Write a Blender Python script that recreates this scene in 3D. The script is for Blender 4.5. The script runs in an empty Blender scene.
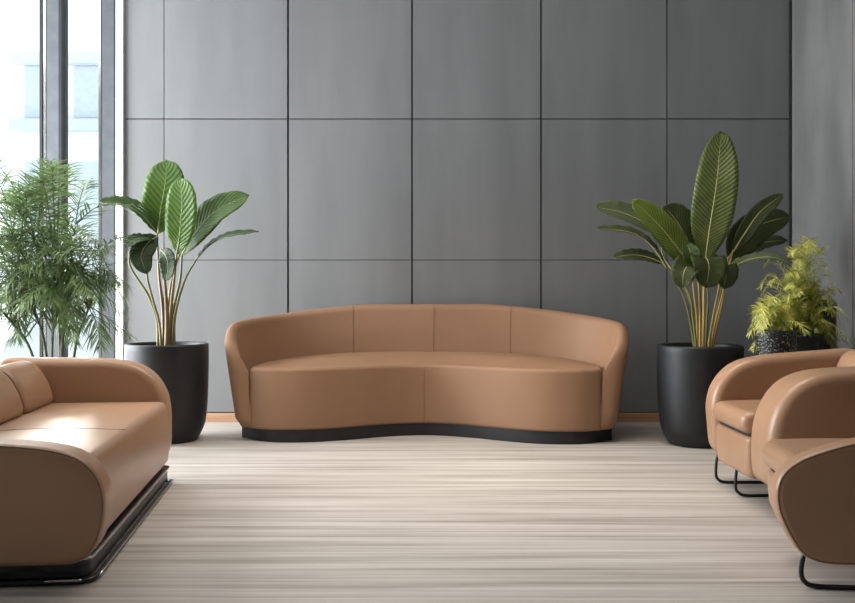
import bpy, math, random
from mathutils import Vector, Matrix
random.seed(7)
S = bpy.context.scene
COL = S.collection
F, CX, HY, CAMZ = 970.0, 427.5, 290.0, 1.0
def P(px, py, D):
    return Vector(((px-CX)/F*D, D, CAMZ-(py-HY)/F*D))

# ------------------------------------------------------------------ materials
def new_mat(name):
    m = bpy.data.materials.new(name); m.use_nodes = True
    nt = m.node_tree; b = nt.nodes['Principled BSDF']
    return m, nt, b
def N(nt, typ, **kw):
    n = nt.nodes.new(typ)
    for k, v in kw.items(): setattr(n, k, v)
    return n
def ramp(nt, stops):
    r = N(nt, 'ShaderNodeValToRGB'); e = r.color_ramp.elements
    while len(e) < len(stops): e.new(0.5)
    for el, (p, c) in zip(e, stops):
        el.position = p; el.color = (*c, 1)
    return r
def noise_mat(name, c1, c2, rough=.5, scale=(4,4,4), nscale=3.0, detail=6, metal=0, bump=0.0, bscale=200, spec=.5, lo=.35, hi=.65, bstretch=None, coat=0):
    m, nt, b = new_mat(name); L = nt.links
    tc = N(nt, 'ShaderNodeTexCoord'); mp = N(nt, 'ShaderNodeMapping'); mp.inputs['Scale'].default_value = scale
    L.new(tc.outputs['Object'], mp.inputs['Vector'])
    nz = N(nt, 'ShaderNodeTexNoise'); nz.inputs['Scale'].default_value = nscale; nz.inputs['Detail'].default_value = detail
    L.new(mp.outputs[0], nz.inputs['Vector'])
    r = ramp(nt, [(lo, c1), (hi, c2)]); L.new(nz.outputs['Fac'], r.inputs[0]); L.new(r.outputs[0], b.inputs['Base Color'])
    b.inputs['Roughness'].default_value = rough; b.inputs['Metallic'].default_value = metal
    b.inputs['Specular IOR Level'].default_value = spec
    b.inputs['Coat Weight'].default_value = coat
    if bump:
        n2 = N(nt, 'ShaderNodeTexNoise'); n2.inputs['Scale'].default_value = bscale; n2.inputs['Detail'].default_value = 4
        if bstretch:
            m2 = N(nt, 'ShaderNodeMapping'); m2.inputs['Scale'].default_value = bstretch
            L.new(tc.outputs['Object'], m2.inputs['Vector']); L.new(m2.outputs[0], n2.inputs['Vector'])
        else: L.new(tc.outputs['Object'], n2.inputs['Vector'])
        bp = N(nt, 'ShaderNodeBump'); bp.inputs['Strength'].default_value = bump; bp.inputs['Distance'].default_value = .004
        L.new(n2.outputs['Fac'], bp.inputs['Height']); L.new(bp.outputs[0], b.inputs['Normal'])
    return m
M = {}
M['leather'] = noise_mat('tan_leather', (.34,.196,.115), (.385,.225,.136), .33, (1,1,1), 2.2, 5, bump=.12, bscale=260, spec=.42)
M['fabric'] = noise_mat('tan_upholstery', (.275,.153,.087), (.305,.172,.10), .6, (1,1,1), 1.8, 4, bump=.10, bscale=320, spec=.28)
M['seam'] = noise_mat('seam_thread', (.17,.085,.045), (.21,.105,.06), .7)
M['piping'] = noise_mat('leather_piping', (.24,.135,.08), (.28,.16,.095), .4)
M['gap'] = noise_mat('painted_gap_shade_black', (.012,.009,.008), (.02,.015,.012), .8)  # near-black, shade between cushion and base put into the colour
M['panel'] = noise_mat('grey_metal_panel', (.172,.174,.176), (.200,.202,.204), .44, (2.2,1,.35), 2.0, 8, bump=.02, bscale=30, bstretch=(8,1,.5), spec=.4)
M['joint'] = noise_mat('black_joint', (.006,.006,.006), (.012,.012,.012), .7)
M['concrete'] = noise_mat('grey_plaster', (.125,.123,.12), (.185,.182,.178), .5, (1,.9,.35), 3.0, 9, bump=.35, bscale=5, spec=.4)
M['white'] = noise_mat('white_paint', (.84,.84,.84), (.88,.88,.88), .6)
M['plain_wall'] = noise_mat('pale_grey_paint', (.10,.10,.10), (.12,.12,.12), .7)
M['ceiling'] = noise_mat('ceiling_paint', (.42,.42,.415), (.46,.46,.455), .8)
M['wood'] = noise_mat('oak_skirting', (.36,.20,.11), (.47,.28,.165), .5, (.6,4,14), 3, 6)
M['alu'] = noise_mat('grey_window_metal', (.065,.072,.082), (.08,.087,.097), .45, metal=.1)
M['steel'] = noise_mat('polished_steel', (.55,.55,.56), (.65,.65,.66), .18, metal=1)
M['black'] = noise_mat('black_metal', (.008,.008,.009), (.014,.014,.015), .32, spec=.5)
M['plinth'] = noise_mat('black_plinth', (.008,.008,.010), (.014,.014,.016), .6)
M['smoke'] = noise_mat('smoked_plinth', (.012,.014,.016), (.04,.045,.05), .38, (1,1,4), 12, 6, spec=.4)
M['pot'] = noise_mat('matte_black_ceramic', (.007,.0075,.0085), (.011,.0115,.013), .5, spec=.45)
M['soil'] = noise_mat('dark_soil', (.010,.008,.006), (.04,.03,.022), .9, (1,1,1), 40, 6, bump=.9, bscale=60)
M['stem'] = noise_mat('green_stem', (.10,.105,.03), (.19,.18,.055), .4, (2,2,.6), 5)
M['stemgold'] = noise_mat('straw_stem', (.36,.23,.055), (.50,.33,.10), .4, (2,2,.6), 5)
M['stembrown'] = noise_mat('brown_stem', (.11,.07,.028), (.24,.15,.055), .45, (3,3,.6), 5)
M['cane'] = noise_mat('palm_cane', (.05,.07,.025), (.11,.13,.05), .5, (1,1,8), 5)

# striped carpet floor
def floor_mat():
    m, nt, b = new_mat('striped_beige_carpet'); L = nt.links
    tc = N(nt, 'ShaderNodeTexCoord')
    def nz(scale, ns, det, rough=.55):
        mp = N(nt, 'ShaderNodeMapping'); mp.inputs['Scale'].default_value = scale
        L.new(tc.outputs['Object'], mp.inputs['Vector'])
        n = N(nt, 'ShaderNodeTexNoise'); n.inputs['Scale'].default_value = ns; n.inputs['Detail'].default_value = det
        n.inputs['Roughness'].default_value = rough
        L.new(mp.outputs[0], n.inputs['Vector']); return n
    a = nz((.42, 7.5, 1), 1.6, 5); c = nz((.35, 26, 1), 1.5, 3)
    mx = N(nt, 'ShaderNodeMix'); mx.data_type = 'FLOAT'; mx.inputs[0].default_value = .48
    L.new(a.outputs['Fac'], mx.inputs[2]); L.new(c.outputs['Fac'], mx.inputs[3])
    r = ramp(nt, [(.33, (.225,.195,.170)), (.44, (.365,.325,.288)), (.52, (.46,.418,.378)), (.66, (.575,.535,.495))])
    L.new(mx.outputs[0], r.inputs[0]); L.new(r.outputs[0], b.inputs['Base Color'])
    b.inputs['Roughness'].default_value = .55; b.inputs['Specular IOR Level'].default_value = .35
    g = nz((1,1,1), 220, 2); ad = N(nt, 'ShaderNodeMath', operation='ADD')
    ms = N(nt, 'ShaderNodeMath', operation='MULTIPLY'); ms.inputs[1].default_value = 1.0
    L.new(mx.outputs[0], ms.inputs[0]); L.new(ms.outputs[0], ad.inputs[0]); L.new(g.outputs['Fac'], ad.inputs[1])
    bp = N(nt, 'ShaderNodeBump'); bp.inputs['Strength'].default_value = .35; bp.inputs['Distance'].default_value = .004
    L.new(ad.outputs[0], bp.inputs['Height']); L.new(bp.outputs[0], b.inputs['Normal'])
    return m
M['floor'] = floor_mat()

def glass_mat():
    m = bpy.data.materials.new('clear_glass'); m.use_nodes = True; nt = m.node_tree; L = nt.links
    for n in list(nt.nodes): nt.nodes.remove(n)
    o = N(nt, 'ShaderNodeOutputMaterial'); t = N(nt, 'ShaderNodeBsdfTransparent'); g = N(nt, 'ShaderNodeBsdfGlossy')
    t.inputs[0].default_value = (.94,.97,.98,1); g.inputs['Roughness'].default_value = .03
    fr = N(nt, 'ShaderNodeFresnel'); fr.inputs[0].default_value = 1.35
    mx = N(nt, 'ShaderNodeMixShader'); L.new(fr.outputs[0], mx.inputs[0]); L.new(t.outputs[0], mx.inputs[1]); L.new(g.outputs[0], mx.inputs[2])
    L.new(mx.outputs[0], o.inputs[0]); return m
M['glass'] = glass_mat()

def leaf_mat(name, c1, c2, bands=26, rough=.38, skew=.22, trans=.12):
    m, nt, b = new_mat(name); L = nt.links
    uv = N(nt, 'ShaderNodeUVMap'); uv.uv_map = 'UVMap'
    sp = N(nt, 'ShaderNodeSeparateXYZ'); L.new(uv.outputs[0], sp.inputs[0])
    s1 = N(nt, 'ShaderNodeMath', operation='SUBTRACT'); s1.inputs[1].default_value = .5; L.new(sp.outputs[1], s1.inputs[0])
    ab = N(nt, 'ShaderNodeMath', operation='ABSOLUTE'); L.new(s1.outputs[0], ab.inputs[0])
    mu = N(nt, 'ShaderNodeMath', operation='MULTIPLY'); mu.inputs[1].default_value = -skew*2; L.new(ab.outputs[0], mu.inputs[0])
    ad = N(nt, 'ShaderNodeMath', operation='ADD'); L.new(sp.outputs[0], ad.inputs[0]); L.new(mu.outputs[0], ad.inputs[1])
    m2 = N(nt, 'ShaderNodeMath', operation='MULTIPLY'); m2.inputs[1].default_value = bands*6.283; L.new(ad.outputs[0], m2.inputs[0])
    sn = N(nt, 'ShaderNodeMath', operation='SINE'); L.new(m2.outputs[0], sn.inputs[0])
    tc = N(nt, 'ShaderNodeTexCoord'); nz = N(nt, 'ShaderNodeTexNoise'); nz.inputs['Scale'].default_value = 9; L.new(tc.outputs['Object'], nz.inputs['Vector'])
    h = N(nt, 'ShaderNodeMath', operation='MULTIPLY_ADD'); h.inputs[1].default_value = .26; h.inputs[2].default_value = 0
    L.new(sn.outputs[0], h.inputs[0])
    a2 = N(nt, 'ShaderNodeMath', operation='ADD'); L.new(h.outputs[0], a2.inputs[0]); L.new(nz.outputs['Fac'], a2.inputs[1])
    r = ramp(nt, [(.2, c1), (.85, c2)]); L.new(a2.outputs[0], r.inputs[0]); L.new(r.outputs[0], b.inputs['Base Color'])
    b.inputs['Roughness'].default_value = rough; b.inputs['Specular IOR Level'].default_value = .4
    bp = N(nt, 'ShaderNodeBump'); bp.inputs['Strength'].default_value = .35; bp.inputs['Distance'].default_value = .003
    L.new(sn.outputs[0], bp.inputs['Height']); L.new(bp.outputs[0], b.inputs['Normal'])
    tl = N(nt, 'ShaderNodeBsdfTranslucent'); L.new(r.outputs[0], tl.inputs[0])
    mx = N(nt, 'ShaderNodeMixShader'); mx.inputs[0].default_value = trans*2
    out = [n for n in nt.nodes if n.type == 'OUTPUT_MATERIAL'][0]
    L.new(b.outputs[0], mx.inputs[1]); L.new(tl.outputs[0], mx.inputs[2]); L.new(mx.outputs[0], out.inputs[0])
    return m
M['leaf_bright'] = leaf_mat('bright_green_leaf', (.07,.14,.025), (.14,.25,.048), 14)
M['leaf_mid'] = leaf_mat('mid_green_leaf', (.05,.10,.022), (.10,.175,.045), 18)
M['leaf_dark'] = leaf_mat('dark_green_leaf', (.022,.045,.014), (.05,.09,.028), 18)
M['leaf_ribbed'] = leaf_mat('ribbed_olive_leaf', (.07,.095,.022), (.175,.21,.065), 32, skew=.12)
M['leaf_olive'] = leaf_mat('olive_leaf', (.095,.14,.02), (.2,.27,.045), 22)
M['leaf_deep'] = leaf_mat('deep_olive_leaf', (.035,.05,.014), (.085,.105,.032), 22)
M['leaf_pale'] = leaf_mat('greyish_green_leaf', (.075,.105,.05), (.15,.185,.095), 20)
M['midrib'] = noise_mat('pale_midrib', (.22,.27,.09), (.3,.35,.14), .45)
M['midrib_gold'] = noise_mat('straw_midrib', (.42,.40,.15), (.52,.5,.21), .45)
def frond_mat(name, c1, c2):
    m, nt, b = new_mat(name); L = nt.links
    oi = N(nt, 'ShaderNodeTexCoord'); nz = N(nt, 'ShaderNodeTexNoise'); nz.inputs['Scale'].default_value = 14; L.new(oi.outputs['Object'], nz.inputs['Vector'])
    r = ramp(nt, [(.3, c1), (.7, c2)]); L.new(nz.outputs['Fac'], r.inputs[0]); L.new(r.outputs[0], b.inputs['Base Color'])
    b.inputs['Roughness'].default_value = .5
    tl = N(nt, 'ShaderNodeBsdfTranslucent'); L.new(r.outputs[0], tl.inputs[0])
    mx = N(nt, 'ShaderNodeMixShader'); mx.inputs[0].default_value = .3
    out = [n for n in nt.nodes if n.type == 'OUTPUT_MATERIAL'][0]
    L.new(b.outputs[0], mx.inputs[1]); L.new(tl.outputs[0], mx.inputs[2]); L.new(mx.outputs[0], out.inputs[0])
    return m
M['palm'] = frond_mat('palm_leaflet', (.045,.085,.024), (.19,.27,.10))
M['fern'] = frond_mat('fern_leaflet', (.26,.31,.04), (.95,.90,.28))

def basket_mat():
    m, nt, b = new_mat('speckled_black_weave'); L = nt.links
    tc = N(nt, 'ShaderNodeTexCoord'); v = N(nt, 'ShaderNodeTexVoronoi'); v.inputs['Scale'].default_value = 70
    L.new(tc.outputs['Object'], v.inputs['Vector'])
    r = ramp(nt, [(.18, (.3,.31,.27)), (.34, (.012,.012,.011))]); L.new(v.outputs['Distance'], r.inputs[0]); L.new(r.outputs[0], b.inputs['Base Color'])
    b.inputs['Roughness'].default_value = .45
    bp = N(nt, 'ShaderNodeBump'); bp.inputs['Strength'].default_value = .8; bp.inputs['Distance'].default_value = .006; bp.invert = True
    L.new(v.outputs['Distance'], bp.inputs['Height']); L.new(bp.outputs[0], b.inputs['Normal'])
    return m
M['basket'] = basket_mat()
M['build_a'] = noise_mat('pale_facade', (.80,.84,.87), (.86,.88,.91), .8)
M['build_b'] = noise_mat('white_facade', (.82,.86,.90), (.88,.91,.94), .8)
M['build_w'] = noise_mat('facade_window', (.55,.63,.69), (.62,.69,.75), .5)
M['build_l'] = noise_mat('facade_ledge', (.58,.64,.69), (.64,.69,.74), .8)
M['pave'] = noise_mat('pale_paving', (.72,.74,.75), (.8,.81,.82), .8)

# ------------------------------------------------------------------ object helpers
def link(name, verts, faces, mat, parent=None, smooth=True, kind=None, mats=None, fmat=None, uvs=None, origin=None):
    """one mesh object; verts in world space, stored relative to the parent's base (or own origin)"""
    off = Vector(parent['_o']) if parent is not None else Vector(origin or (0,0,0))
    me = bpy.data.meshes.new(name)
    me.from_pydata([tuple(Vector(v)-off) for v in verts], [], faces)
    for mm in (mats or [mat]): me.materials.append(mm)
    if fmat:
        for p, k in zip(me.polygons, fmat): p.material_index = k
    if smooth:
        for p in me.polygons: p.use_smooth = True
    if uvs:
        ul = me.uv_layers.new(name='UVMap')
        for p in me.polygons:
            for li, vi in zip(p.loop_indices, p.vertices): ul.data[li].uv = uvs[vi]
    me.update()
    o = bpy.data.objects.new(name, me); COL.objects.link(o)
    if parent is not None: o.parent = parent; o['_o'] = parent['_o']
    else: o.location = off; o['_o'] = tuple(off)
    if kind: o['kind'] = kind
    return o
def thing(name, label, cat, loc, group=None):
    o = bpy.data.objects.new(name, None); COL.objects.link(o); o.location = loc; o['_o'] = tuple(loc)
    o.empty_display_size = .1
    o['label'] = label; o['category'] = cat
    if group: o['group'] = group
    return o
def boxes(bl):
    v, f = [], []
    for (x0,x1,y0,y1,z0,z1) in bl:
        b = len(v)
        v += [(x0,y0,z0),(x1,y0,z0),(x1,y1,z0),(x0,y1,z0),(x0,y0,z1),(x1,y0,z1),(x1,y1,z1),(x0,y1,z1)]
        f += [tuple(b+i for i in q) for q in ((3,2,1,0),(4,5,6,7),(0,1,5,4),(1,2,6,5),(2,3,7,6),(3,0,4,7))]
    return v, f
def box(name, b, mat, parent=None, kind=None, bevel=0):
    v, f = boxes([b]); c = ((b[0]+b[1])/2, (b[2]+b[3])/2, b[4])
    o = link(name, v, f, mat, parent, smooth=False, kind=kind, origin=c)
    if bevel:
        m = o.modifiers.new('bevel', 'BEVEL'); m.width = bevel; m.segments = 3
    return o
def catmull(pts, n, closed=False):
    pts = [Vector(p) for p in pts]; k = len(pts); out = []
    segs = k if closed else k-1
    for i in range(segs):
        if closed: a,b,c,d = pts[(i-1)%k], pts[i], pts[(i+1)%k], pts[(i+2)%k]
        else:
            b, c = pts[i], pts[i+1]
            a = pts[i-1] if i else b*2-c
            d = pts[i+2] if i+2 < k else c*2-b
        for j in range(n):
            t = j/n
            out.append(.5*((2*b)+(c-a)*t+(2*a-5*b+4*c-d)*t*t+(3*b-a-3*c+d)*t**3))
    if not closed: out.append(pts[-1].copy())
    return out
def tube_geo(path, rad, nseg=8, v=None, f=None, closed=False):
    v = [] if v is None else v; f = [] if f is None else f
    n = len(path); b0 = len(v); up = None
    for i, p in enumerate(path):
        if closed: t = path[(i+1)%n]-path[(i-1)%n]
        else: t = path[min(i+1,n-1)]-path[max(i-1,0)]
        t = t.normalized()
        if up is None: up = Vector((0,0,1)) if abs(t.z) < .8 else Vector((1,0,0))
        s = t.cross(up).normalized(); up = s.cross(t).normalized()
        r = rad(i/(n-1)) if callable(rad) else rad
        for k in range(nseg):
            a = 2*math.pi*k/nseg
            v.append(p + s*math.cos(a)*r + up*math.sin(a)*r)
    for i in range(n if closed else n-1):
        j = (i+1)%n
        for k in range(nseg):
            k2 = (k+1)%nseg
            f.append((b0+i*nseg+k, b0+i*nseg+k2, b0+j*nseg+k2, b0+j*nseg+k))
    if not closed:
        f.append(tuple(b0+k for k in reversed(range(nseg)))); f.append(tuple(b0+(n-1)*nseg+k for k in range(nseg)))
    return v, f
def tube(name, path, rad, mat, parent=None, nseg=8, closed=False):
    v, f = tube_geo([Vector(p) for p in path], rad, nseg, closed=closed)
    return link(name, v, f, mat, parent, origin=tuple(path[0]))
def area(p): return .5*sum(p[i][0]*p[(i+1)%len(p)][1]-p[(i+1)%len(p)][0]*p[i][1] for i in range(len(p)))
def round_poly(pts, n=7):
    """pts: (u, v, radius); returns a closed outline with rounded corners"""
    out = []; k = len(pts)
    for i in range(k):
        p = Vector(pts[i][:2]); r = pts[i][2]
        a = Vector(pts[i-1][:2])-p; b = Vector(pts[(i+1)%k][:2])-p
        la, lb = a.length, b.length; a.normalize(); b.normalize()
        r_ = min(r, la*.499, lb*.499)
        if r_ < 1e-5: out.append(p); continue
        for j in range(n+1):
            t = j/n
            q = (p+a*r_)*(1-t)**2 + p*2*t*(1-t) + (p+b*r_)*t*t
            out.append(q)
    res = []
    for q in out:
        if not res or (q-res[-1]).length > 1e-5: res.append(q)
    # even spacing round the outline, lightly smoothed
    ln = [(res[(i+1)%len(res)]-res[i]).length for i in range(len(res))]; T = sum(ln)
    m = max(40, int(T/.016)); fin = []; i = 0; acc = 0
    for k_ in range(m):
        d = T*k_/m
        while acc+ln[i] < d: acc += ln[i]; i += 1
        fin.append(res[i].lerp(res[(i+1)%len(res)], (d-acc)/ln[i]))
    for _ in range(3): fin = [(fin[i-1]+fin[i]*2+fin[(i+1)%m])/4 for i in range(m)]
    return fin
def solid(name, outline, lo, hi, r, mat, parent, fn, puff=0.0, r_lo=None, rs=7, centre=None):
    """soft slab: closed outline (u,v) swept from lo to hi, with rounded rims, mapped through fn(u,v,t)"""
    pl = [Vector(p) for p in outline]
    if area(pl) < 0: pl.reverse()
    n = len(pl); nor = []
    for i in range(n):
        t = (pl[(i+1)%n]-pl[i-1]).normalized(); nor.append(Vector((-t.y, t.x)))   # inward for CCW
    for _ in range(3):
        nor = [(nor[i-1]+nor[i]*2+nor[(i+1)%n]).normalized() for i in range(n)]
    r_lo = r if r_lo is None else r_lo
    rings = []
    def ring(ins, t): rings.append(([p+q*ins for p, q in zip(pl, nor)], t))
    for j in range(rs+1):
        a = math.pi/2*j/rs
        ring(r_lo*(1-math.sin(a)), lo+r_lo*(1-math.cos(a)))
    m = max(1, int((hi-lo)/.06))
    for j in range(1, m): ring(0, lo+r_lo+(hi-r-lo-r_lo)*j/m)
    for j in range(rs, -1, -1):
        a = math.pi/2*j/rs
        ring(r*(1-math.sin(a)), hi-r*(1-math.cos(a)))
    v, f = [], []
    for pts, t in rings: v += [fn(p.x, p.y, t) for p in pts]
    for i in range(len(rings)-1):
        for k in range(n):
            k2 = (k+1)%n
            f.append((i*n+k, i*n+k2, (i+1)*n+k2, (i+1)*n+k))
    def cap(base, t, sgn):
        pts = [v2.copy() for v2 in rings[base//n][0]]
        c = Vector(centre) if centre else sum(pts, Vector((0,0)))/n; prev = base; st = 8
        for q in range(1, st):
            s = 1-q/st; b = len(v)
            for p in pts:
                w = c+(p-c)*s; v.append(fn(w.x, w.y, t+sgn*puff*(1-s*s)))
            for k in range(n):
                k2 = (k+1)%n
                f.append((prev+k, prev+k2, b+k2, b+k) if sgn > 0 else (prev+k2, prev+k, b+k, b+k2))
            prev = b
        b = len(v); v.append(fn(c.x, c.y, t+sgn*puff))
        for k in range(n):
            k2 = (k+1)%n
            f.append((prev+k, prev+k2, b) if sgn > 0 else (prev+k2, prev+k, b))
    cap(0, lo, -1); cap((len(rings)-1)*n, hi, 1)
    # orientation check
    o = link(name, v, f, mat, parent)
    import bmesh
    bm = bmesh.new(); bm.from_mesh(o.data); bmesh.ops.recalc_face_normals(bm, faces=bm.faces); bm.to_mesh(o.data); bm.free()
    for p in o.data.polygons: p.use_smooth = True
    return o
def lathe(name, prof, c, mat, parent, nseg=64):
    v, f = [], []
    for (r, z) in prof:
        for k in range(nseg):
            a = 2*math.pi*k/nseg; v.append((c[0]+r*math.cos(a), c[1]+r*math.sin(a), c[2]+z))
    for i in range(len(prof)-1):
        for k in range(nseg):
            k2 = (k+1)%nseg; f.append((i*nseg+k, i*nseg+k2, (i+1)*nseg+k2, (i+1)*nseg+k))
    f.append(tuple(reversed(range(nseg)))); f.append(tuple((len(prof)-1)*nseg+k for k in range(nseg)))
    return link(name, v, f, mat, parent)

# ------------------------------------------------------------------ the room
WY, RX, LX, FY, CZ = 7.35, 2.755, -4.6, -2.6, 3.42
sc = F/WY
def wx(px): return (px-CX)/sc
def wz(py): return CAMZ-(py-HY)/sc
v, f = boxes([(LX-.2, RX+.2, FY-.2, WY+.25, -.1, 0)]); link('floor', v, f, M['floor'], smooth=False, kind='structure')
v, f = boxes([(LX-.2, RX+.2, FY-.2, WY+.25, CZ, CZ+.1)]); link('ceiling', v, f, M['ceiling'], smooth=False, kind='structure')
# back wall: panels over a black backing
bl = [(wx(124), RX, WY+.03, WY+.25, 0, CZ)]; fm = [1]*6
cols = [(124,164),(164,288),(288,412),(412,541),(541,667),(667,789)]
gw = {288:.007, 412:.006, 541:.006, 667:.0045, 164:.003}
rows = [(wz(413)+.004, wz(260)), (wz(260), wz(119)), (wz(119), CZ)]
for a, b in cols:
    for z0, z1 in rows:
        x0 = wx(a)+gw.get(a,0); x1 = wx(b)-gw.get(b,0)
        g0 = .0025 if abs(z0-wz(260)) < .001 else .004; g1 = .0025 if abs(z1-wz(260)) < .001 else .004
        bl.append((x0, x1, WY, WY+.032, z0+g0, z1-g1)); fm += [0]*6
v, f = boxes(bl)
link('wall_back', v, f, None, smooth=False, kind='structure', mats=[M['panel'], M['joint']], fmat=fm)
o = box('baseboard_back', (wx(124), RX-.02, WY-.014, WY+.031, .001, wz(413)), M['wood'], kind='structure', bevel=.003)
box('trim_1', (wx(789.5), RX-.001, WY-.02, WY+.03, 0, CZ), M['joint'], kind='structure')
# right wall with a vertical joint, plaster
v, f = boxes([(RX+.012, RX+.2, FY, WY+.25, 0, CZ)]); fm = [1]*6
ys = [WY, 6.29, 5.0, 3.7, 2.4, 1.1, -.2, -1.5, FY]
bl = [(RX+.012, RX+.2, FY, WY+.25, 0, CZ)]
for a, b in zip(ys[:-1], ys[1:]):
    bl.append((RX, RX+.014, b+.003, a-.003, 0, CZ)); fm += [0]*6
v, f = boxes(bl); link('wall_right', v, f, None, smooth=False, kind='structure', mats=[M['concrete'], M['joint']], fmat=fm)
# wall behind the camera
v, f = boxes([(LX-.2, RX+.2, FY-.2, FY, 0, CZ)]); link('wall_front', v, f, M['plain_wall'], smooth=False, kind='structure')
# left wall with a window opening
WL0, WL1 = 2.6, 7.3
v, f = boxes([(LX-.2, LX, FY, WL0, 0, CZ), (LX-.2, LX, WL1, WY+.25, 0, CZ), (LX-.2, LX, WL0, WL1, 3.2, CZ)])
link('wall_left', v, f, M['white'], smooth=False, kind='structure')
w2 = thing('window_2', '', '', (LX-.1, (WL0+WL1)/2, 0)); del w2['label']; del w2['category']; w2['kind'] = 'structure'
for y in (WL0+.04, (WL0*2+WL1)/3, (WL0+WL1*2)/3, WL1-.04): box('mullion', (LX-.14, LX-.06, y-.04, y+.04, .0, 3.2), M['alu'], w2)
box('glass', (LX-.104, LX-.096, WL0, WL1, .02, 3.19), M['glass'], w2)
# back window, left of the panels
w1 = thing('window_1', '', '', ((LX+wx(118))/2, WY+.1, 0)); del w1['label']; del w1['category']; w1['kind'] = 'structure'
y0, y1 = WY-.02, WY+.12
def fr(name, a, b, mat, d0=y0, d1=y1): return box(name, (wx(a), wx(b), d0, d1, .0, CZ), mat, w1)
fr('mullion', 103, 114.6, M['alu']); fr('gasket', 114.6, 117, M['joint']); fr('gasket', 101.2, 103, M['joint'], y0+.01); fr('glazing_bead', 98.5, 101.2, M['steel'], y0+.02)
fr('mullion', 48, 59.5, M['alu']); fr('gasket', 59.5, 62.3, M['joint']); fr('gasket', 46.3, 48, M['joint'], y0+.01); fr('glazing_bead', 42.6, 46.3, M['steel'], y0+.02); fr('gasket', 40, 42.6, M['joint'], y0+.01)
fr('mullion', -64, -42, M['alu'])
box('sill', (LX, wx(117), y0, y1, 0, .06), M['alu'], w1)
for a, b in ((62.3, 98.5), (-42, 40), (-178, -64)):
    box('glass', (wx(a), wx(b), WY+.05, WY+.058, .06, CZ), M['glass'], w1)
box('trim_2', (wx(117), wx(124), WY-.03, WY+.25, 0, CZ), M['white'], kind='structure')

# ------------------------------------------------------------------ outside
v, f = boxes([(-60, 40, WY+.26, 90, -.3, -.12), (-60, LX-.21, -40, WY+.26, -.3, -.12)])
link('ground', v, f, M['pave'], smooth=False, kind='structure')
def building(name, label, x0, x1, y, dep, h, mat, floors, colsn, origin):
    t = thing(name, label, 'building', (x0+(x1-x0)/2, y+dep/2, -.12))
    box('facade', (x0, x1, y, y+dep, -.12, h), mat, t)
    for (z0, z1) in floors:
        cw = (x1-x0)/colsn
        for k in range(colsn):
            box('window', (x0+cw*k+cw*.14, x0+cw*(k+1)-cw*.14, y-.04, y, z0, z1), M['build_w'], t)
    for z in origin: box('ledge', (x0-.1, x1+.1, y-.35, y, z-.28, z), M['build_l'], t)
    return t
building('office_building', 'pale blue low building with ledges seen through the window', -10.55, -4.2, 25, 8, 7.05, M['build_a'], [(5.45, 6.75), (2.2, 4.3)], 5, (5.35, 7.06))
building('tower_building', 'white taller building rising behind the pale blue one', -13.2, -4, 42, 10, 22, M['build_b'], [(8.2, 10.2), (12, 14), (16, 18)], 4, (11.4, 15.4))

# ------------------------------------------------------------------ curved sofa at the back wall
cs = thing('curved_sofa', 'tan curved crescent sofa on a black plinth against the grey panelled wall', 'sofa', (0, 6.75, 0))
def smooth01(t): t = max(0, min(1, t)); return t*t*(3-2*t)
XC = -.004
def front_y(x):           # S-curved front edge in plan
    a = abs(x)
    return 6.30 + .36*(.5+.5*math.cos(math.pi*min(a/.88, 1)))
HB = 1.20                 # half width at the bottom of the body
# plan of the back path (centre line of the shell), from left arm front to right arm front
half = [(1.205,6.355),(1.232,6.48),(1.225,6.64),(1.175,6.80),(1.06,6.94),(.84,7.045),(.56,7.105),(.28,7.13),(0,7.135)]
path2 = [(-x, y) for x, y in half] + [(x, y) for x, y in reversed(half[:-1])]
pc = catmull([(x, y, 0) for x, y in path2], 9)
npc = len(pc)
cum = [0]
for i in range(1, npc): cum.append(cum[-1]+(pc[i]-pc[i-1]).length)
TL = cum[-1]
v, f = [], []; NS = 30
def shell_top(s):
    d = min(s, TL-s)
    base = .768 + .127*smooth01(d/1.4)
    # arm front rolls down to the seat
    k = max(0, 1-d/.30)
    return base - (.30*(1-math.sqrt(max(0, 1-k*k))))
prof_rows = []
for i, p in enumerate(pc):
    t = (pc[min(i+1,npc-1)]-pc[max(i-1,0)]).normalized(); n = Vector((-t.y, t.x, 0))   # left of travel: outward (travel left->back->right)
    if n.dot(Vector((p.x, p.y-6.3, 0))) < 0: n = -n
    s = cum[i]; d = min(s, TL-s); h = shell_top(s)
    rd = math.sqrt(max(0, 1-max(0, 1-d/.09)**2)); thi = .07
    zb = .09
    row = []
    def k01(z): return max(0, (z-zb)/.72)
    def outer(z): return -.05 + (.085 + .105*k01(z))*(.12+.88*rd) - .03*(1-min(1, (z-zb)/.05))
    en = smooth01(1-d/.55)
    def inner(z): return min(-thi + (.105+.05*en)*k01(z)**1.5, outer(z)-.012)
    zt = h-.05
    for j in range(10):
        z = zb+(zt-zb)*j/9; row.append((outer(z), z))
    for j in range(1, 10):
        a = math.pi*j/10; c = (outer(zt)+inner(zt))/2; rr = (outer(zt)-inner(zt))/2
        row.append((c+rr*math.cos(a), zt+.05*math.sin(a)))
    for j in range(11):
        z = zt+(zb-zt)*j/10; row.append((inner(z), z))
    prof_rows.append((p, n, row))
NR = len(prof_rows[0][2])
for p, n, row in prof_rows:
    for (o_, z) in row: v.append((p.x+XC+n.x*o_, p.y+n.y*o_, z))
for i in range(npc-1):
    for k in range(NR):
        k2 = (k+1)%NR; f.append((i*NR+k, i*NR+k2, (i+1)*NR+k2, (i+1)*NR+k))
f.append(tuple(range(NR))); f.append(tuple((npc-1)*NR+k for k in reversed(range(NR))))
bo = link('backrest', v, f, M['fabric'], cs)
import bmesh
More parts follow.
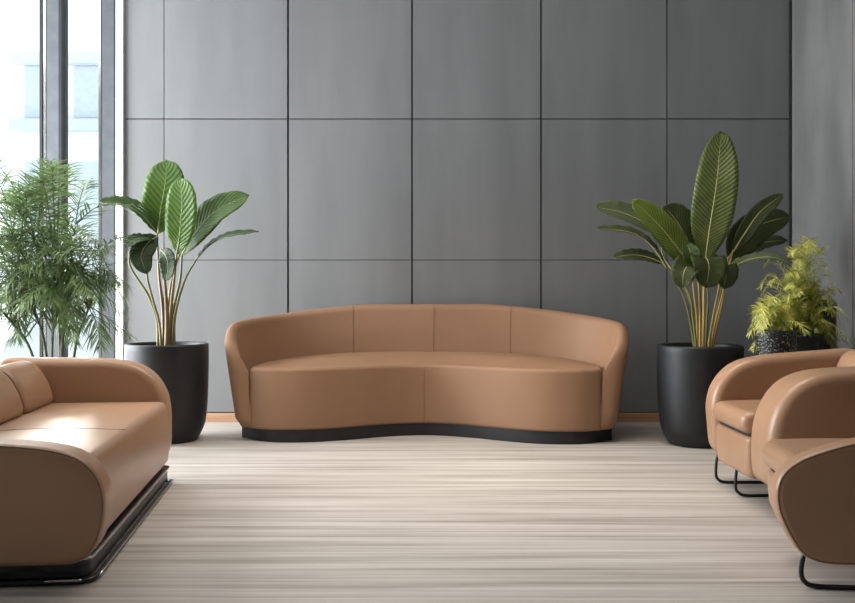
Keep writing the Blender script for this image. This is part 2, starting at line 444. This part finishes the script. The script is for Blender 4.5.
def fixn(o):
    bm = bmesh.new(); bm.from_mesh(o.data); bmesh.ops.recalc_face_normals(bm, faces=bm.faces); bm.to_mesh(o.data); bm.free()
    for p in o.data.polygons: p.use_smooth = True
fixn(bo)
def shell_seam(i, part):
    p, n, row = prof_rows[i]; pts = []
    rng = row[12:27] if part == 'inner' else row[:10]
    for (o_, z) in rng: pts.append(Vector((p.x+XC+n.x*(o_-.0005), p.y+n.y*(o_-.0005), z)))
    return pts
# seat body
seat_front = [(x/40*1.156, front_y(x/40*1.156) + .085*max(0, (abs(x/40*1.156)-.93)/.233)**2*.9) for x in range(-40, 41)]
seat_back = [(p.x, p.y-.01) for p in reversed(pc[9:npc-9])]
outline = [Vector(q) for q in seat_front + [(1.172,6.5)] + [q for q in seat_back if abs(q[0]) < 1.17] + [(-1.172,6.5)]]
def seat_fn(u, w, t):
    z = t
    if t > .3: z = t + .062*smooth01((w-front_y(u))/.42)*(t-.3)/.185*max(0, 1-abs(u/1.17)**3)
    return Vector((u+XC, w, z))
def resample(pl, step=.03):
    out = []
    for i, q in enumerate(pl):
        nx = pl[(i+1)%len(pl)]; m = max(1, int((nx-q).length/step))
        for j in range(m): out.append(q.lerp(nx, j/m))
    return out
solid('seat', resample(outline), .082, .487, .024, M['fabric'], cs, seat_fn, r_lo=.02, centre=(0,6.93))
# plinth under it
pl = [Vector((x/40*1.215, front_y(x/40*1.215)+.012+.10*max(0, (abs(x/40*1.215)-.93)/.205)**2)) for x in range(-40, 41)]
pl += [Vector((1.245,6.52)), Vector((1.19,6.72)), Vector((1.03,6.91)), Vector((.6,7.06)), Vector((0,7.1)), Vector((-.6,7.06)), Vector((-1.03,6.91)), Vector((-1.19,6.72)), Vector((-1.245,6.52))]
solid('plinth', resample(pl), 0.0, .088, .006, M['plinth'], cs, lambda u, w, t: Vector((u+XC, w, t)), centre=(0,6.93))
# seams
def near_idx(x): return min(range(9, npc-9), key=lambda i: abs(pc[i].x-x))
for x in (-.56, .035, .60):
    o = tube('seam', shell_seam(near_idx(x), 'inner'), .0022, M['seam'], bo, 6)
pts = [Vector((XC-.015, front_y(0)-.0005, z/20*.36+.1)) for z in range(21)]
tube('seam', pts, .0022, M['seam'], cs, 6)
cs.rotation_euler = (0,0,math.radians(-2.5))

# ------------------------------------------------------------------ frames for the side seats
def make_frame(Fp, ang):
    """s along the seat towards the camera, w backwards into the seat"""
    es = Vector((math.sin(ang), -math.cos(ang), 0))
    return es
class Fr:
    def __init__(s, origin, es, side):
        s.o = Vector(origin); s.es = Vector(es).normalized()
        ew = Vector((-s.es.y, s.es.x, 0)); s.ew = ew if ew.x*side > 0 else -ew
    def at(s, sv, w, z): return s.o + s.es*sv + s.ew*w + Vector((0,0,z))
    def arm(s): return lambda u, v_, t: s.at(t, u, v_)       # outline (w,z), swept along s
    def plan(s): return lambda u, v_, t: s.at(u, v_, t)      # outline (s,w), swept in z

# ------------------------------------------------------------------ left sofa
LF = Fr((-1.345, 5.03, 0), (.1105, -.9939, 0), -1)
c0 = LF.at(.85, .45, 0)
ls = thing('leather_sofa', 'tan leather sofa at the left edge with rounded arms and loose back cushions', 'sofa', c0)
far = round_poly([(-.0,.10,.10), (.0,.36,.0), (.012,.45,.03), (.06,.545,.06), (.15,.615,.08), (.30,.642,.08), (.86,.652,.04), (.90,.10,.06)])
solid('arm', far, -.17, .005, .045, M['leather'], ls, LF.arm())
near_ = round_poly([(-.058,.20,.10), (-.068,.30,.05), (-.045,.38,.05), (.02,.445,.05), (.13,.475,.08), (.50,.51,.1), (.95,.56,.06), (.95,.085,.08), (.03,.075,.10), (-.03,.12,.06)])
na = solid('arm', near_, 1.64, 1.795, .028, M['leather'], ls, LF.arm())
def inset_loop(outline, ins, tval, fr, keep=None):
    pl = [Vector(p) for p in outline]
    if area(pl) < 0: pl.reverse()
    n = len(pl); out = []
    for i in range(n):
        t = (pl[(i+1)%n]-pl[i-1]).normalized(); q = pl[i]+Vector((-t.y, t.x))*ins
        out.append(fr.at(tval, q.x, q.y))
    return out
tube('piping', inset_loop(near_, .008, 1.787, LF), .0035, M['piping'], na, 6, closed=True)
seat_o = round_poly([(0.0,-.005,.05), (1.66,-.005,.05), (1.66,.66,.02), (0.0,.66,.02)])
def lseat(u, w, t):
    z = t + (.012*math.sin(math.pi*min(1, max(0, w/.6)))*math.sin(math.pi*min(1, max(0, u/1.66))) if t > .3 else 0)
    return LF.at(u, w - (.0 if t > .38 else .012*math.sin(math.pi*(t-.1)/.3)), z)
so = solid('seat', seat_o, .105, .425, .04, M['leather'], ls, lseat, r_lo=.03)
tube('seam', [LF.at(.02+1.6*i/30, .020, .4255-.006) for i in range(31)], .0025, M['piping'], so, 6)
tube('seam', [LF.at(1.05, .01+.55*i/20, .4255+.012*math.sin(math.pi*min(1,(.01+.55*i/20)/.6))*math.sin(math.pi*1.05/1.66)) for i in range(21)], .0013, M['seam'], so, 6)
bk = round_poly([(.74,.10,.05), (.72,.56,.06), (.90,.60,.06), (.93,.10,.05)])
solid('backrest', bk, -.0, 1.64, .03, M['leather'], ls, LF.arm())
cu = round_poly([(.545,.418,.05), (.585,.55,.12), (.655,.645,.07), (.75,.65,.06), (.765,.418,.03)])
for a, b in ((.02,.50), (.515,1.06), (1.075,1.62)):
    ko = solid('back_cushion', cu, a, b, .05, M['leather'], ls, LF.arm())
    tube('piping', inset_loop(cu, .016, b-.014, LF), .002, M['seam'], ko, 6, closed=True)
# low smoked plinth with steel edge rails
bs = round_poly([(-.02,.0,.03), (1.73,.0,.04), (1.73,.85,.04), (-.02,.85,.04)])
bo2 = solid('plinth', bs, .018, .085, .006, M['smoke'], ls, LF.plan(), r_lo=.006)
rp = round_poly([(-.03,-.014,.04), (1.745,-.014,.05), (1.745,.86,.05), (-.03,.86,.04)])
tube('rail', [LF.at(p.x, p.y, .010) for p in rp], .010, M['black'], ls, 8, closed=True)
tube('rail', [LF.at(p.x, p.y, .084) for p in round_poly([(-.02,-.006,.03), (1.735,-.006,.04), (1.735,.855,.04), (-.02,.855,.04)])], .006, M['steel'], ls, 8, closed=True)
tube('edge_strip', [LF.at(1.757, .02+.12*i/6, .018) for i in range(7)], .005, M['steel'], ls, 6)
tube('edge_strip', [LF.at(.0+1.7*i/20, -.025, .016) for i in range(21)], .004, M['steel'], ls, 6)

# ------------------------------------------------------------------ armchairs on the right
def sled(fr, s0, s1, w0, w1, top, parent, r=.012, n=2):
    for s in (s0, s1)[:n]:
        pts = [(w0+.02,top), (w0+.005,top-.03), (w0,.05), (w0+.012,.022), (w0+.05,r), (w0+.2,r), (w1-.05,r), (w1-.012,.022), (w1,.05), (w1-.005,top-.03), (w1-.02,top)]
        tube('leg', catmull([fr.at(s, w, z) for w, z in pts], 5), r, M['black'], parent, 8)
    if n == 2: tube('stretcher', [fr.at(s0+(s1-s0)*i/6, (w0+w1)/2, r) for i in range(7)], r*.8, M['black'], parent, 8)
A = Fr((1.482, 4.98, 0), (0, -1, 0), 1)
ca = thing('armchair', 'tan leather armchair farther back on the right in front of the tall black pot', 'armchair', A.at(.3, .4, 0), 'tan armchairs on the right')
farA = round_poly([(.0,.14,.08), (-.022,.40,.0), (-.005,.49,.04), (.05,.575,.06), (.125,.63,.07), (.25,.66,.08), (.76,.70,.05), (.80,.14,.08)])
solid('arm', farA, -.16, .005, .045, M['leather'], ca, A.arm())
nearA = round_poly([(.0,.125,.06), (-.008,.30,.04), (.0,.40,.05), (.035,.50,.07), (.10,.585,.08), (.20,.632,.08), (.33,.648,.08), (.80,.665,.05), (.80,.12,.08)])
solid('arm', nearA, .51, .80, .055, M['leather'], ca, A.arm())
sb = round_poly([(0,0,.03), (.52,0,.03), (.52,.6,.02), (0,.6,.02)])
solid('seat_base', sb, .125, .322, .025, M['leather'], ca, lambda u, w, t: A.at(u, w-.01+.03*max(0, (.22-t)/.1)**2*.4, t))
sq = round_poly([(.006,-.02,.05), (.512,-.02,.05), (.512,.6,.02), (.006,.6,.02)])
sca = solid('seat_cushion', sq, .332, .435, .035, M['leather'], ca, lambda u, w, t: A.at(u, w-.012*math.sin(math.pi*(t-.33)/.105), t+(.008*math.sin(math.pi*min(1,max(0,w/.58))) if t > .39 else 0)))
solid('painted_gap_shade', round_poly([(.01,.004,.03), (.51,.004,.03), (.51,.58,.02), (.01,.58,.02)]), .318, .338, .003, M['gap'], ca, A.plan())  # dark filler slab, stands in for the shade under the cushion
solid('backrest', round_poly([(.60,.13,.05), (.56,.50,.08), (.64,.70,.07), (.80,.70,.07), (.82,.13,.06)]), 0, .515, .04, M['leather'], ca, A.arm())
sled(A, -.03, .29, .008, .72, .16, ca, .0075)

B = Fr((1.30, 3.72, 0), (-.11, -.9939, 0), 1)
cb = thing('armchair', 'nearest tan leather armchair at the right edge with its dark outer side facing us', 'armchair', B.at(.25, .4, 0), 'tan armchairs on the right')
farB = round_poly([(.43,.14,.08), (.42,.30,.05), (.43,.42,.06), (.455,.53,.07), (.51,.60,.09), (.60,.63,.1), (.70,.64,.08), (.90,.645,.05), (.90,.14,.08)])
solid('arm', farB, -.20, -.004, .05, M['leather'], cb, B.arm())
nearB = round_poly([(-.085,.26,.06), (-.095,.33,.05), (-.08,.39,.05), (-.03,.435,.05), (.05,.47,.07), (.18,.508,.08), (.45,.55,.08), (.84,.60,.05), (.84,.105,.08), (.06,.095,.07), (-.01,.12,.05), (-.045,.18,.05)])
nb = solid('arm', nearB, .43, .535, .024, M['leather'], cb, B.arm())
tube('piping', inset_loop(nearB, .007, .528, B), .004, M['piping'], nb, 6, closed=True)
sbB = round_poly([(0,0,.03), (.45,0,.03), (.45,.7,.02), (0,.7,.02)])
solid('seat_base', sbB, .12, .322, .025, M['leather'], cb, lambda u, w, t: B.at(u, w-.005+.09*max(0, (.24-t)/.12)**2*.5, t))
sqB = round_poly([(-.004,-.02,.06), (.445,-.02,.05), (.445,.65,.02), (-.004,.65,.02)])
solid('seat_cushion', sqB, .330, .432, .035, M['leather'], cb, lambda u, w, t: B.at(u, w-.012*math.sin(math.pi*(t-.33)/.105), t+(.008*math.sin(math.pi*min(1,max(0,w/.6))) if t > .39 else 0)))
solid('painted_gap_shade', round_poly([(.01,.004,.03), (.41,.004,.03), (.41,.64,.02), (.01,.64,.02)]), .317, .336, .003, M['gap'], cb, B.plan())  # same dark filler, painted shade below this cushion
solid('backrest', round_poly([(.60,.42,.04), (.61,.52,.08), (.68,.63,.07), (.84,.65,.07), (.90,.14,.06), (.66,.13,.03)]), 0, .41, .04, M['leather'], cb, B.arm())
sled(B, .47, .47, .005, .76, .13, cb, .0085, n=1)
sled(B, .10, .10, .16, .76, .13, cb, .0085, n=1)
tube('stretcher', [B.at(.10+.37*i/6, .4, .0095) for i in range(7)], .008, M['black'], cb, 8)

# ------------------------------------------------------------------ potted plants with big leaves
def leaf(parent, spine, width, mat, ribmat, face=(0,-1,0.1), fold=.18, roll=0, n=26, m=8, peak=.45, ripple=.004, skewside=0):
    sp = catmull(spine, max(2, n//(len(spine)-1))); k = len(sp)
    v, uv, f, mid = [], [], [], []
    face = Vector(face).normalized()
    for i, p in enumerate(sp):
        t = i/(k-1)
        tg = (sp[min(i+1,k-1)]-sp[max(i-1,0)]).normalized()
        side = tg.cross(face)
        if side.length < 1e-3: side = Vector((1,0,0))
        side.normalize(); nor = side.cross(tg).normalized()
        R_ = Matrix.Rotation(roll, 3, tg); side = R_@side; nor = R_@nor
        if t < peak: w = math.sin(math.pi/2*(t/peak))**.75
        else: w = max(0, 1-((t-peak)/(1-peak))**2.8)**.58
        w = max(w, .02)*width
        for j in range(m+1):
            c = j/m*2-1
            wl = w*(1+skewside*c)
            q = p + side*c*wl + nor*(abs(c)**1.4*w*fold + ripple*math.sin(t*46+c*2)*abs(c))
            v.append(q); uv.append((t, j/m))
        mid.append(p - nor*.0005)
    for i in range(k-1):
        for j in range(m):
            f.append((i*(m+1)+j, i*(m+1)+j+1, (i+1)*(m+1)+j+1, (i+1)*(m+1)+j))
    o = link('leaf', v, f, mat, parent, uvs=uv)
    md = o.modifiers.new('thickness', 'SOLIDIFY'); md.thickness = .0016; md.offset = 0
    tube('midrib', mid, lambda t: .0048*(1-t)+.0012, ribmat, o, 6)
    return o
def stem(parent, pts, r0, r1, mat):
    return tube('stem', catmull(pts, 8), lambda t: r0+(r1-r0)*t, mat, parent, 8)

def pot(parent, c, R, H):
    Rb = R*.72
    prof = [(Rb*.6,.0), (Rb*.93,.0), (Rb,.006), (Rb+.012,.022), (R*.90,.10), (R*.955,.19), (R*.985,.32), (R,.48), (R,H-.012), (R-.004,H-.003), (R-.012,H), (R-.02,H-.003), (R-.024,H-.012), (R-.026,H-.05)]
    prof = prof[:3]+[tuple(p) for p in catmull([(a,b,0) for a,b in prof[3:8]], 5)][0:0]+prof[3:]
    sm = [Vector((a,b,0)) for a,b in prof[2:9]]; cm = [(p.x,p.y) for p in catmull(sm, 5)]
    full = prof[:2]+cm+prof[9:]
    p_ = lathe('pot', full, c, M['pot'], parent, 72)
    lathe('soil', [(R-.03,H-.075), (R-.026,H-.045), (R*.6,H-.032), (R*.25,H-.028), (.01,H-.027)], c, M['soil'], parent, 48)
    return p_

# left plant
D1 = 6.46
c1 = (P(167,343,D1).x, D1, 0); zs = .60
pl1 = thing('potted_plant', 'broad-leaved green plant in a tall black pot left of the curved sofa', 'plant', c1, 'big-leaved plants in black pots')
pot(pl1, c1, .272, .645)
def L1(px, py, d=0): return P(px, py, D1+d)
B_, G_, K_ = M['leaf_bright'], M['leaf_mid'], M['leaf_dark']
leaf(pl1, [L1(158,234,.02), L1(160.5,212,.0), L1(165,185,-.01), L1(167,160,.06)], .135, B_, M['midrib'], (.1,-1,.25), .10, peak=.5)
leaf(pl1, [L1(177,253,-.05), L1(180,232,-.09), L1(182,203,-.09), L1(180,178,-.05)], .108, B_, M['midrib'], (-.15,-1,.3), .12, peak=.5)
leaf(pl1, [L1(157,233,0), L1(143,216,-.05), L1(125,205,-.1), L1(99,201.5,-.16)], .075, G_, M['midrib'], (.25,-.8,.75), .35, roll=.25, peak=.42)
leaf(pl1, [L1(181,256,.0), L1(195,233,-.03), L1(216,211,-.05), L1(249,195,-.06)], .105, G_, M['midrib'], (-.25,-1,.25), .2, roll=-.1, peak=.45)
leaf(pl1, [L1(196,259,-.02), L1(210,245,-.08), L1(228,236,-.15), L1(259,231.5,-.22)], .05, K_, M['midrib'], (.1,-.55,.9), .25, peak=.4)
leaf(pl1, [L1(158,236,-.1), L1(148,243,-.16), L1(141,256,-.2), L1(147,274,-.22)], .075, K_, M['midrib'], (.35,-.9,.35), .2, peak=.5)
leaf(pl1, [L1(157,240,-.06), L1(146,238,-.16), L1(134,240,-.24), L1(126,247,-.3)], .05, K_, M['midrib'], (.2,-.6,.8), .2, peak=.5)
leaf(pl1, [L1(161,250,-.1), L1(166,256,-.15), L1(168,267,-.17), L1(166,281,-.18)], .06, K_, M['midrib'], (-.25,-1,.25), .15, peak=.45)
leaf(pl1, [L1(178,256,.05), L1(190,240,.1), L1(208,222,.13), L1(236,193,.15)], .07, K_, M['midrib'], (.1,-1,.1), .2, peak=.45)
for pts, r0, mt in [
    ([(158,345,.02),(157,320,.0),(148,295,-.03),(131,268,-.08),(129,252,-.16)], .013, 'stem'),
    ([(161,345,-.02),(159,322,-.03),(152,297,-.06),(147,272,-.1),(152,242,-.1)], .011, 'stem'),
    ([(164,345,.04),(163,310,.03),(159,275,.02),(157,233,.02)], .018, 'stembrown'),
    ([(167,345,-.04),(167,315,-.05),(165,285,-.07),(161,250,-.09)], .024, 'stembrown'),
    ([(170,345,.02),(171,310,.0),(174,280,-.03),(177,252,-.05)], .018, 'stembrown'),
    ([(172,345,.04),(173,312,.03),(180,280,.01),(182,254,.0)], .016, 'stem'),
    ([(174,345,-.02),(175,316,-.03),(184,282,-.03),(197,258,-.02)], .013, 'stem'),
    ([(168,345,.07),(169,300,.07),(173,275,.06),(179,255,.05)], .014, 'stem')]:
    q = [L1(*p) for p in pts]; q.insert(0, Vector((q[0].x, q[0].y, zs)))
    stem(pl1, q, r0, .006, M[mt])

# right plant
D2 = 6.30
c2 = (P(700,343,D2).x, D2, 0)
pl2 = thing('potted_plant', 'broad-leaved plant with one tall upright ribbed leaf in a black pot', 'plant', c2, 'big-leaved plants in black pots')
pot(pl2, c2, .273, .645)
def L2(px, py, d=0): return P(px, py, D2+d)
RB, OL, DP, GD = M['leaf_ribbed'], M['leaf_olive'], M['leaf_deep'], M['midrib_gold']
leaf(pl2, [L2(705,262,.0), L2(710,226,-.03), L2(717,180,-.03), L2(721,131,.05)], .137, RB, GD, (-.18,-1,.12), .13, peak=.5)
leaf(pl2, [L2(692,268,-.05), L2(676,246,-.1), L2(656,222,-.14), L2(632,200,-.16)], .09, OL, GD, (-.1,-1,.35), .22, peak=.45)
leaf(pl2, [L2(697,262,.02), L2(690,245,.0), L2(677,222,.0), L2(664,206,.0)], .12, DP, GD, (.2,-1,.2), .2, peak=.45)
leaf(pl2, [L2(664,238,.08), L2(643,222,.06), L2(620,212,.04), L2(594,207,.02)], .085, M['leaf_pale'], GD, (.1,-.8,.65), .2, peak=.5)
leaf(pl2, [L2(667,268,-.1), L2(652,246,-.18), L2(632,233,-.24), L2(597,228,-.3)], .055, DP, GD, (.0,-.55,.9), .3, peak=.42)
leaf(pl2, [L2(664,264,.1), L2(650,258,.08), L2(634,255,.06), L2(613,257,.04)], .055, DP, GD, (-.1,-.7,.7), .2, peak=.45)
leaf(pl2, [L2(733,252,-.02), L2(745,233,-.05), L2(760,212,-.05), L2(783,194,-.04)], .06, DP, GD, (.3,-.85,.5), .2, peak=.45)
leaf(pl2, [L2(728,258,.06), L2(742,240,.06), L2(760,225,.05), L2(790,216,.02)], .11, DP, GD, (.2,-1,.3), .15, peak=.4)
leaf(pl2, [L2(728,268,.12), L2(745,252,.14), L2(762,243,.14), L2(788,240,.12)], .06, DP, GD, (0,-.8,.6), .2, peak=.4)
leaf(pl2, [L2(722,274,-.1), L2(745,261,-.18), L2(770,257,-.24), L2(793,264,-.28)], .045, M['leaf_pale'], GD, (0,-.6,.8), .25, peak=.4)
leaf(pl2, [L2(697,270,-.14), L2(692,262,-.2), L2(690,252,-.2), L2(687,244,-.17)], .065, M['leaf_mid'], GD, (.2,-1,.2), .35, peak=.5)
leaf(pl2, [L2(701,262,-.1), L2(706,258,-.2), L2(709,268,-.25), L2(706,288,-.25)], .115, DP, GD, (.1,-1,.4), .2, peak=.45)
leaf(pl2, [L2(697,266,-.1), L2(690,264,-.2), L2(684,272,-.26), L2(682,288,-.27)], .085, DP, GD, (-.2,-1,.4), .2, peak=.45)
leaf(pl2, [L2(718,268,-.08), L2(722,264,-.18), L2(726,272,-.22), L2(724,289,-.22)], .085, DP, GD, (.3,-1,.4), .2, peak=.45)
for pts, r0, mt in [
    ([(694,345,.0),(690,320,-.02),(683,295,-.06),(667,266,-.1)], .011, 'stem'),
    ([(696,345,-.05),(693,318,-.06),(688,292,-.08),(664,258,.06),(662,236,.08)], .010, 'stem'),
    ([(698,345,.02),(697,318,.0),(694,292,-.03),(692,268,-.05)], .012, 'stemgold'),
    ([(700,345,-.06),(700,318,-.07),(699,292,-.08),(697,266,-.1)], .010, 'stemgold'),
    ([(704,345,.04),(704,315,.03),(704,285,.01),(705,260,.0)], .018, 'stemgold'),
    ([(706,345,-.06),(707,318,-.08),(708,292,-.09),(702,262,-.1)], .011, 'stem'),
    ([(709,345,-.02),(713,318,-.03),(718,292,-.05),(722,272,-.1)], .012, 'stemgold'),
    ([(711,345,.02),(716,320,.02),(722,296,.0),(733,250,-.02)], .011, 'stemgold'),
    ([(713,345,.05),(719,318,.05),(724,292,.05),(728,258,.06)], .010, 'stemgold'),
    ([(712,345,.08),(716,316,.08),(721,292,.1),(728,268,.12)], .010, 'stem'),
    ([(702,345,.08),(701,310,.06),(699,285,.04),(697,262,.02)], .010, 'stem'),
    ([(697,345,.08),(693,310,.09),(680,280,.1),(664,264,.1)], .010, 'stem')]:
    q = [L2(*p) for p in pts]; q.insert(0, Vector((q[0].x, q[0].y, zs)))
    stem(pl2, q, r0, .005, M[mt])

# ------------------------------------------------------------------ feathery plants
def frond(parent, path, nl, ll, lw, mat, r0, droop=.3, spread=1.0, start=.25, rnd=None, rachis=None):
    """a rachis with narrow leaflets down both sides, one mesh"""
    rnd = rnd or random
    sp = catmull(path, 8); k = len(sp)
    v, f = tube_geo(sp, lambda t: r0*(1-.8*t)+.0008, 5)
    for i in range(nl):
        t = start+(1-start)*(i+.5)/nl
        x = t*(k-1); a = int(min(x, k-2)); p = sp[a].lerp(sp[a+1], x-a); tg = (sp[a+1]-sp[a]).normalized()
        s = tg.cross(Vector((0,0,1)))
        if s.length < .05: s = Vector((1,0,0))
        s.normalize(); nr = s.cross(tg).normalized()
        for sg in (-1, 1):
            an = rnd.uniform(.55, 1.0)*spread; up = rnd.uniform(-.35, .45)
            d = (tg*math.cos(an)+s*sg*math.sin(an)+nr*up).normalized()
            L = ll*rnd.uniform(.7, 1.15)*(.45+.55*math.sin(math.pi*min(1, .18+.82*(t-start)/(1-start)))); side = d.cross(nr).normalized()
            b = len(v); q = p.copy(); ns = 5
            for j in range(ns+1):
                w = lw*(math.sin(math.pi*(.12+.88*j/ns))+.08)
                v.append(q-side*w); v.append(q+side*w)
                d = (d+Vector((0,0,-droop/ns))).normalized(); q = q+d*L/ns
            for j in range(ns): f.append((b+2*j, b+2*j+1, b+2*j+3, b+2*j+2))
    return link('frond', v, f, mat, parent)
rp_ = random.Random(11)
D3 = 5.88
cp = Vector((P(58,300,D3).x, D3, 0))
pm = thing('potted_palm', 'tall feathery green palm behind the leather sofa by the window', 'plant', cp)
lathe('pot', [(.12,0), (.15,.0), (.17,.02), (.20,.36), (.205,.38), (.195,.385), (.185,.36)], cp, M['pot'], pm, 40)
lathe('soil', [(.186,.33), (.185,.35), (.01,.355)], cp, M['soil'], pm, 32)
canes = []
for i, (dx, dy, tx, tz) in enumerate([(-.05,.02,-.22,1.02), (.03,-.04,.10,1.10), (.0,.05,-.06,1.2), (.06,.02,.20,.95), (-.08,-.03,-.34,.9), (-.02,-.05,.02,.95)]):
    b = cp+Vector((dx,dy,.34)); t = cp+Vector((tx,dy*1.8,tz)); m_ = b.lerp(t,.5)+Vector((-(tx-dx)*.18,0,.05))
    tube('cane', catmull([b, m_, t], 8), lambda q: .011-.005*q, M['cane'], pm, 8); canes.append((b, m_, t))
# fronds rise from the canes and arch outwards
tips = []
for i in range(96):
    b, m_, t = canes[i % 6]
    st_ = m_.lerp(t, rp_.uniform(.1, 1.0))
    # crown volume in x -.62..+.46, z .7..1.82 round the stem
    for _ in range(30):
        ex = rp_.uniform(-.62, .46); ez = rp_.uniform(.66, 1.80); ey = rp_.uniform(-.42, .16)
        hull = 1.0-((ex+.02)/.60)**2*.8-((ez-1.17)/.66)**2*.75
        if ex > .16 and ez > 1.32 and ez < 1.7: continue
        if ex > .2 and ez > 1.62: continue
        if hull > -.15: break
    e = cp+Vector((ex, ey, ez))
    mid = st_.lerp(e, .5)+Vector((0, 0, .10+.10*rp_.random()))
    q3 = st_.lerp(e, .8)+Vector((0,0,.07))
    frond(pm, [st_, mid, q3, e], 27, .18, .0034, M['palm'], .004, droop=.75, start=.15, rnd=rp_)
# two long strap fronds arching over at the left edge
for (x0,y0_),(x1,y1_),(x2,y2_) in (((30,215),(8,178),(-14,150)), ((40,260),(22,196),(-8,166)), ((75,225),(100,206),(140,205))):
    frond(pm, [P(x0,y0_,D3-.05), P(x1,y1_,D3-.1), P(x2,y2_,D3-.15)], 14, .16, .0055, M['palm'], .004, droop=.4, start=.1, rnd=rp_)

def fern(root, c, n, xl, xr_, zt, zb_, rnd):
    """fronds fanning out of the pot mouth, nodding at the tips"""
    for i in range(n):
        a = math.pi*(-.12+1.24*(i+rnd.random())/n); k = rnd.uniform(.4, 1.0)
        dx = math.cos(a)*k*(xr_ if math.cos(a) > 0 else xl); dz = math.sin(a)*k*zt if math.sin(a) > 0 else math.sin(a)*k*zb_*2
        dy = rnd.uniform(-.24, .16)*k
        tip = c+Vector((dx, dy, dz)); p0 = c+Vector((dx*.08, dy*.1, -.02))
        lift = .05+.06*rnd.random()
        p1 = c+Vector((dx*.35, dy*.4, max(dz,.02)*.55+lift)); p2 = c+Vector((dx*.75, dy*.8, dz*.92+lift))
        frond(root, [p0, p1, p2, tip], 26, .078, .0027, M['fern'], .0022, droop=.35, start=.15, rnd=rnd, spread=1.05)
rf = random.Random(5)
DF = 6.10
cf = Vector((P(801,300,DF).x, DF, 0))
fb = thing('potted_fern', 'larger yellow-green feathery fern in a plain black planter near the right wall', 'plant', cf, 'yellow-green ferns by the right wall')
lathe('pot', [(.08,0), (.10,.0), (.112,.02), (.135,.70), (.138,.72), (.13,.725), (.12,.70)], cf, M['pot'], fb, 40)
lathe('soil', [(.121,.66), (.12,.69), (.01,.70)], cf, M['soil'], fb, 24)
fern(fb, cf+Vector((0,0,.70)), 70, .33, .28, .58, .12, rf)
DG = 5.70
cg = Vector((P(776,320,DG).x, DG, 0))
fa = thing('potted_fern', 'smaller yellow-green fern spilling over a speckled black pot behind the farther armchair', 'plant', cg, 'yellow-green ferns by the right wall')
lathe('pot', [(.07,0), (.09,.0), (.10,.02), (.118,.72), (.121,.76), (.114,.765), (.105,.74)], cg, M['basket'], fa, 40)
lathe('soil', [(.106,.70), (.105,.73), (.01,.735)], cg, M['soil'], fa, 24)
fern(fa, cg+Vector((-.02,0,.745)), 28, .165, .15, .16, .18, rf)
# tall black box planter
bx_ = P(838, 300, 6.55)
tb = thing('planter_box', 'tall narrow plain black planter box against the right wall behind the ferns', 'planter', (2.62, 6.62, 0))
box('box_body', (2.53, 2.71, 6.53, 6.71, 0, .93), M['pot'], tb, bevel=.008)
box('soil', (2.55, 2.69, 6.55, 6.69, .93, .936), M['soil'], tb)

# ------------------------------------------------------------------ camera, light, sky
cam = bpy.data.cameras.new('camera'); co = bpy.data.objects.new('camera', cam); COL.objects.link(co)
co.location = (0,0,CAMZ); co.rotation_euler = (math.pi/2,0,0)
cam.sensor_width = 36; cam.lens = F/855*36; cam.shift_y = -(301.5-HY)/855; cam.clip_end = 300
S.camera = co
w = bpy.data.worlds.new('sky'); S.world = w; w.use_nodes = True
bg = w.node_tree.nodes['Background']; bg.inputs[0].default_value = (.90,.955,1,1); bg.inputs[1].default_value = 1.5
def alight(name, loc, rot, sx, sy, power, col, spread=180):
    l = bpy.data.lights.new(name, 'AREA'); l.shape = 'RECTANGLE'; l.size = sx; l.size_y = sy; l.energy = power; l.color = col; l.spread = math.radians(spread)
    o = bpy.data.objects.new(name, l); COL.objects.link(o); o.location = loc; o.rotation_euler = rot
    return o
R = math.radians
alight('daylight_left_window', (LX+.03, 5.8, 1.75), (R(90),0,R(-90)), 2.9, 2.9, 500, (.915,.962,1), 170)
alight('daylight_back_window', ((LX+wx(118))/2, WY-.06, 1.75), (R(-90),0,0), 1.9, 3.0, 140, (.91,.96,1), 170)
alight('added_ceiling_fill', (.2, 5.2, CZ-.02), (0,0,0), 2.6, 1.0, 38, (1,.90,.79), 100)  # unseen overhead fill, added to lift the sofa and floor
sl = bpy.data.lights.new('sun', 'SUN'); sl.energy = 9; sl.angle = R(3); sl.color = (1,.96,.9)
so_ = bpy.data.objects.new('sun', sl); COL.objects.link(so_); so_.location = (-6, 20, 14); so_.rotation_euler = Vector((.312,-1,-.72)).to_track_quat('-Z','Y').to_euler()
S.view_settings.view_transform = 'Standard'; S.view_settings.look = 'None'
S.view_settings.exposure = 0.05; S.view_settings.gamma = 1
for o in COL.objects:
    if '_o' in o: del o['_o']
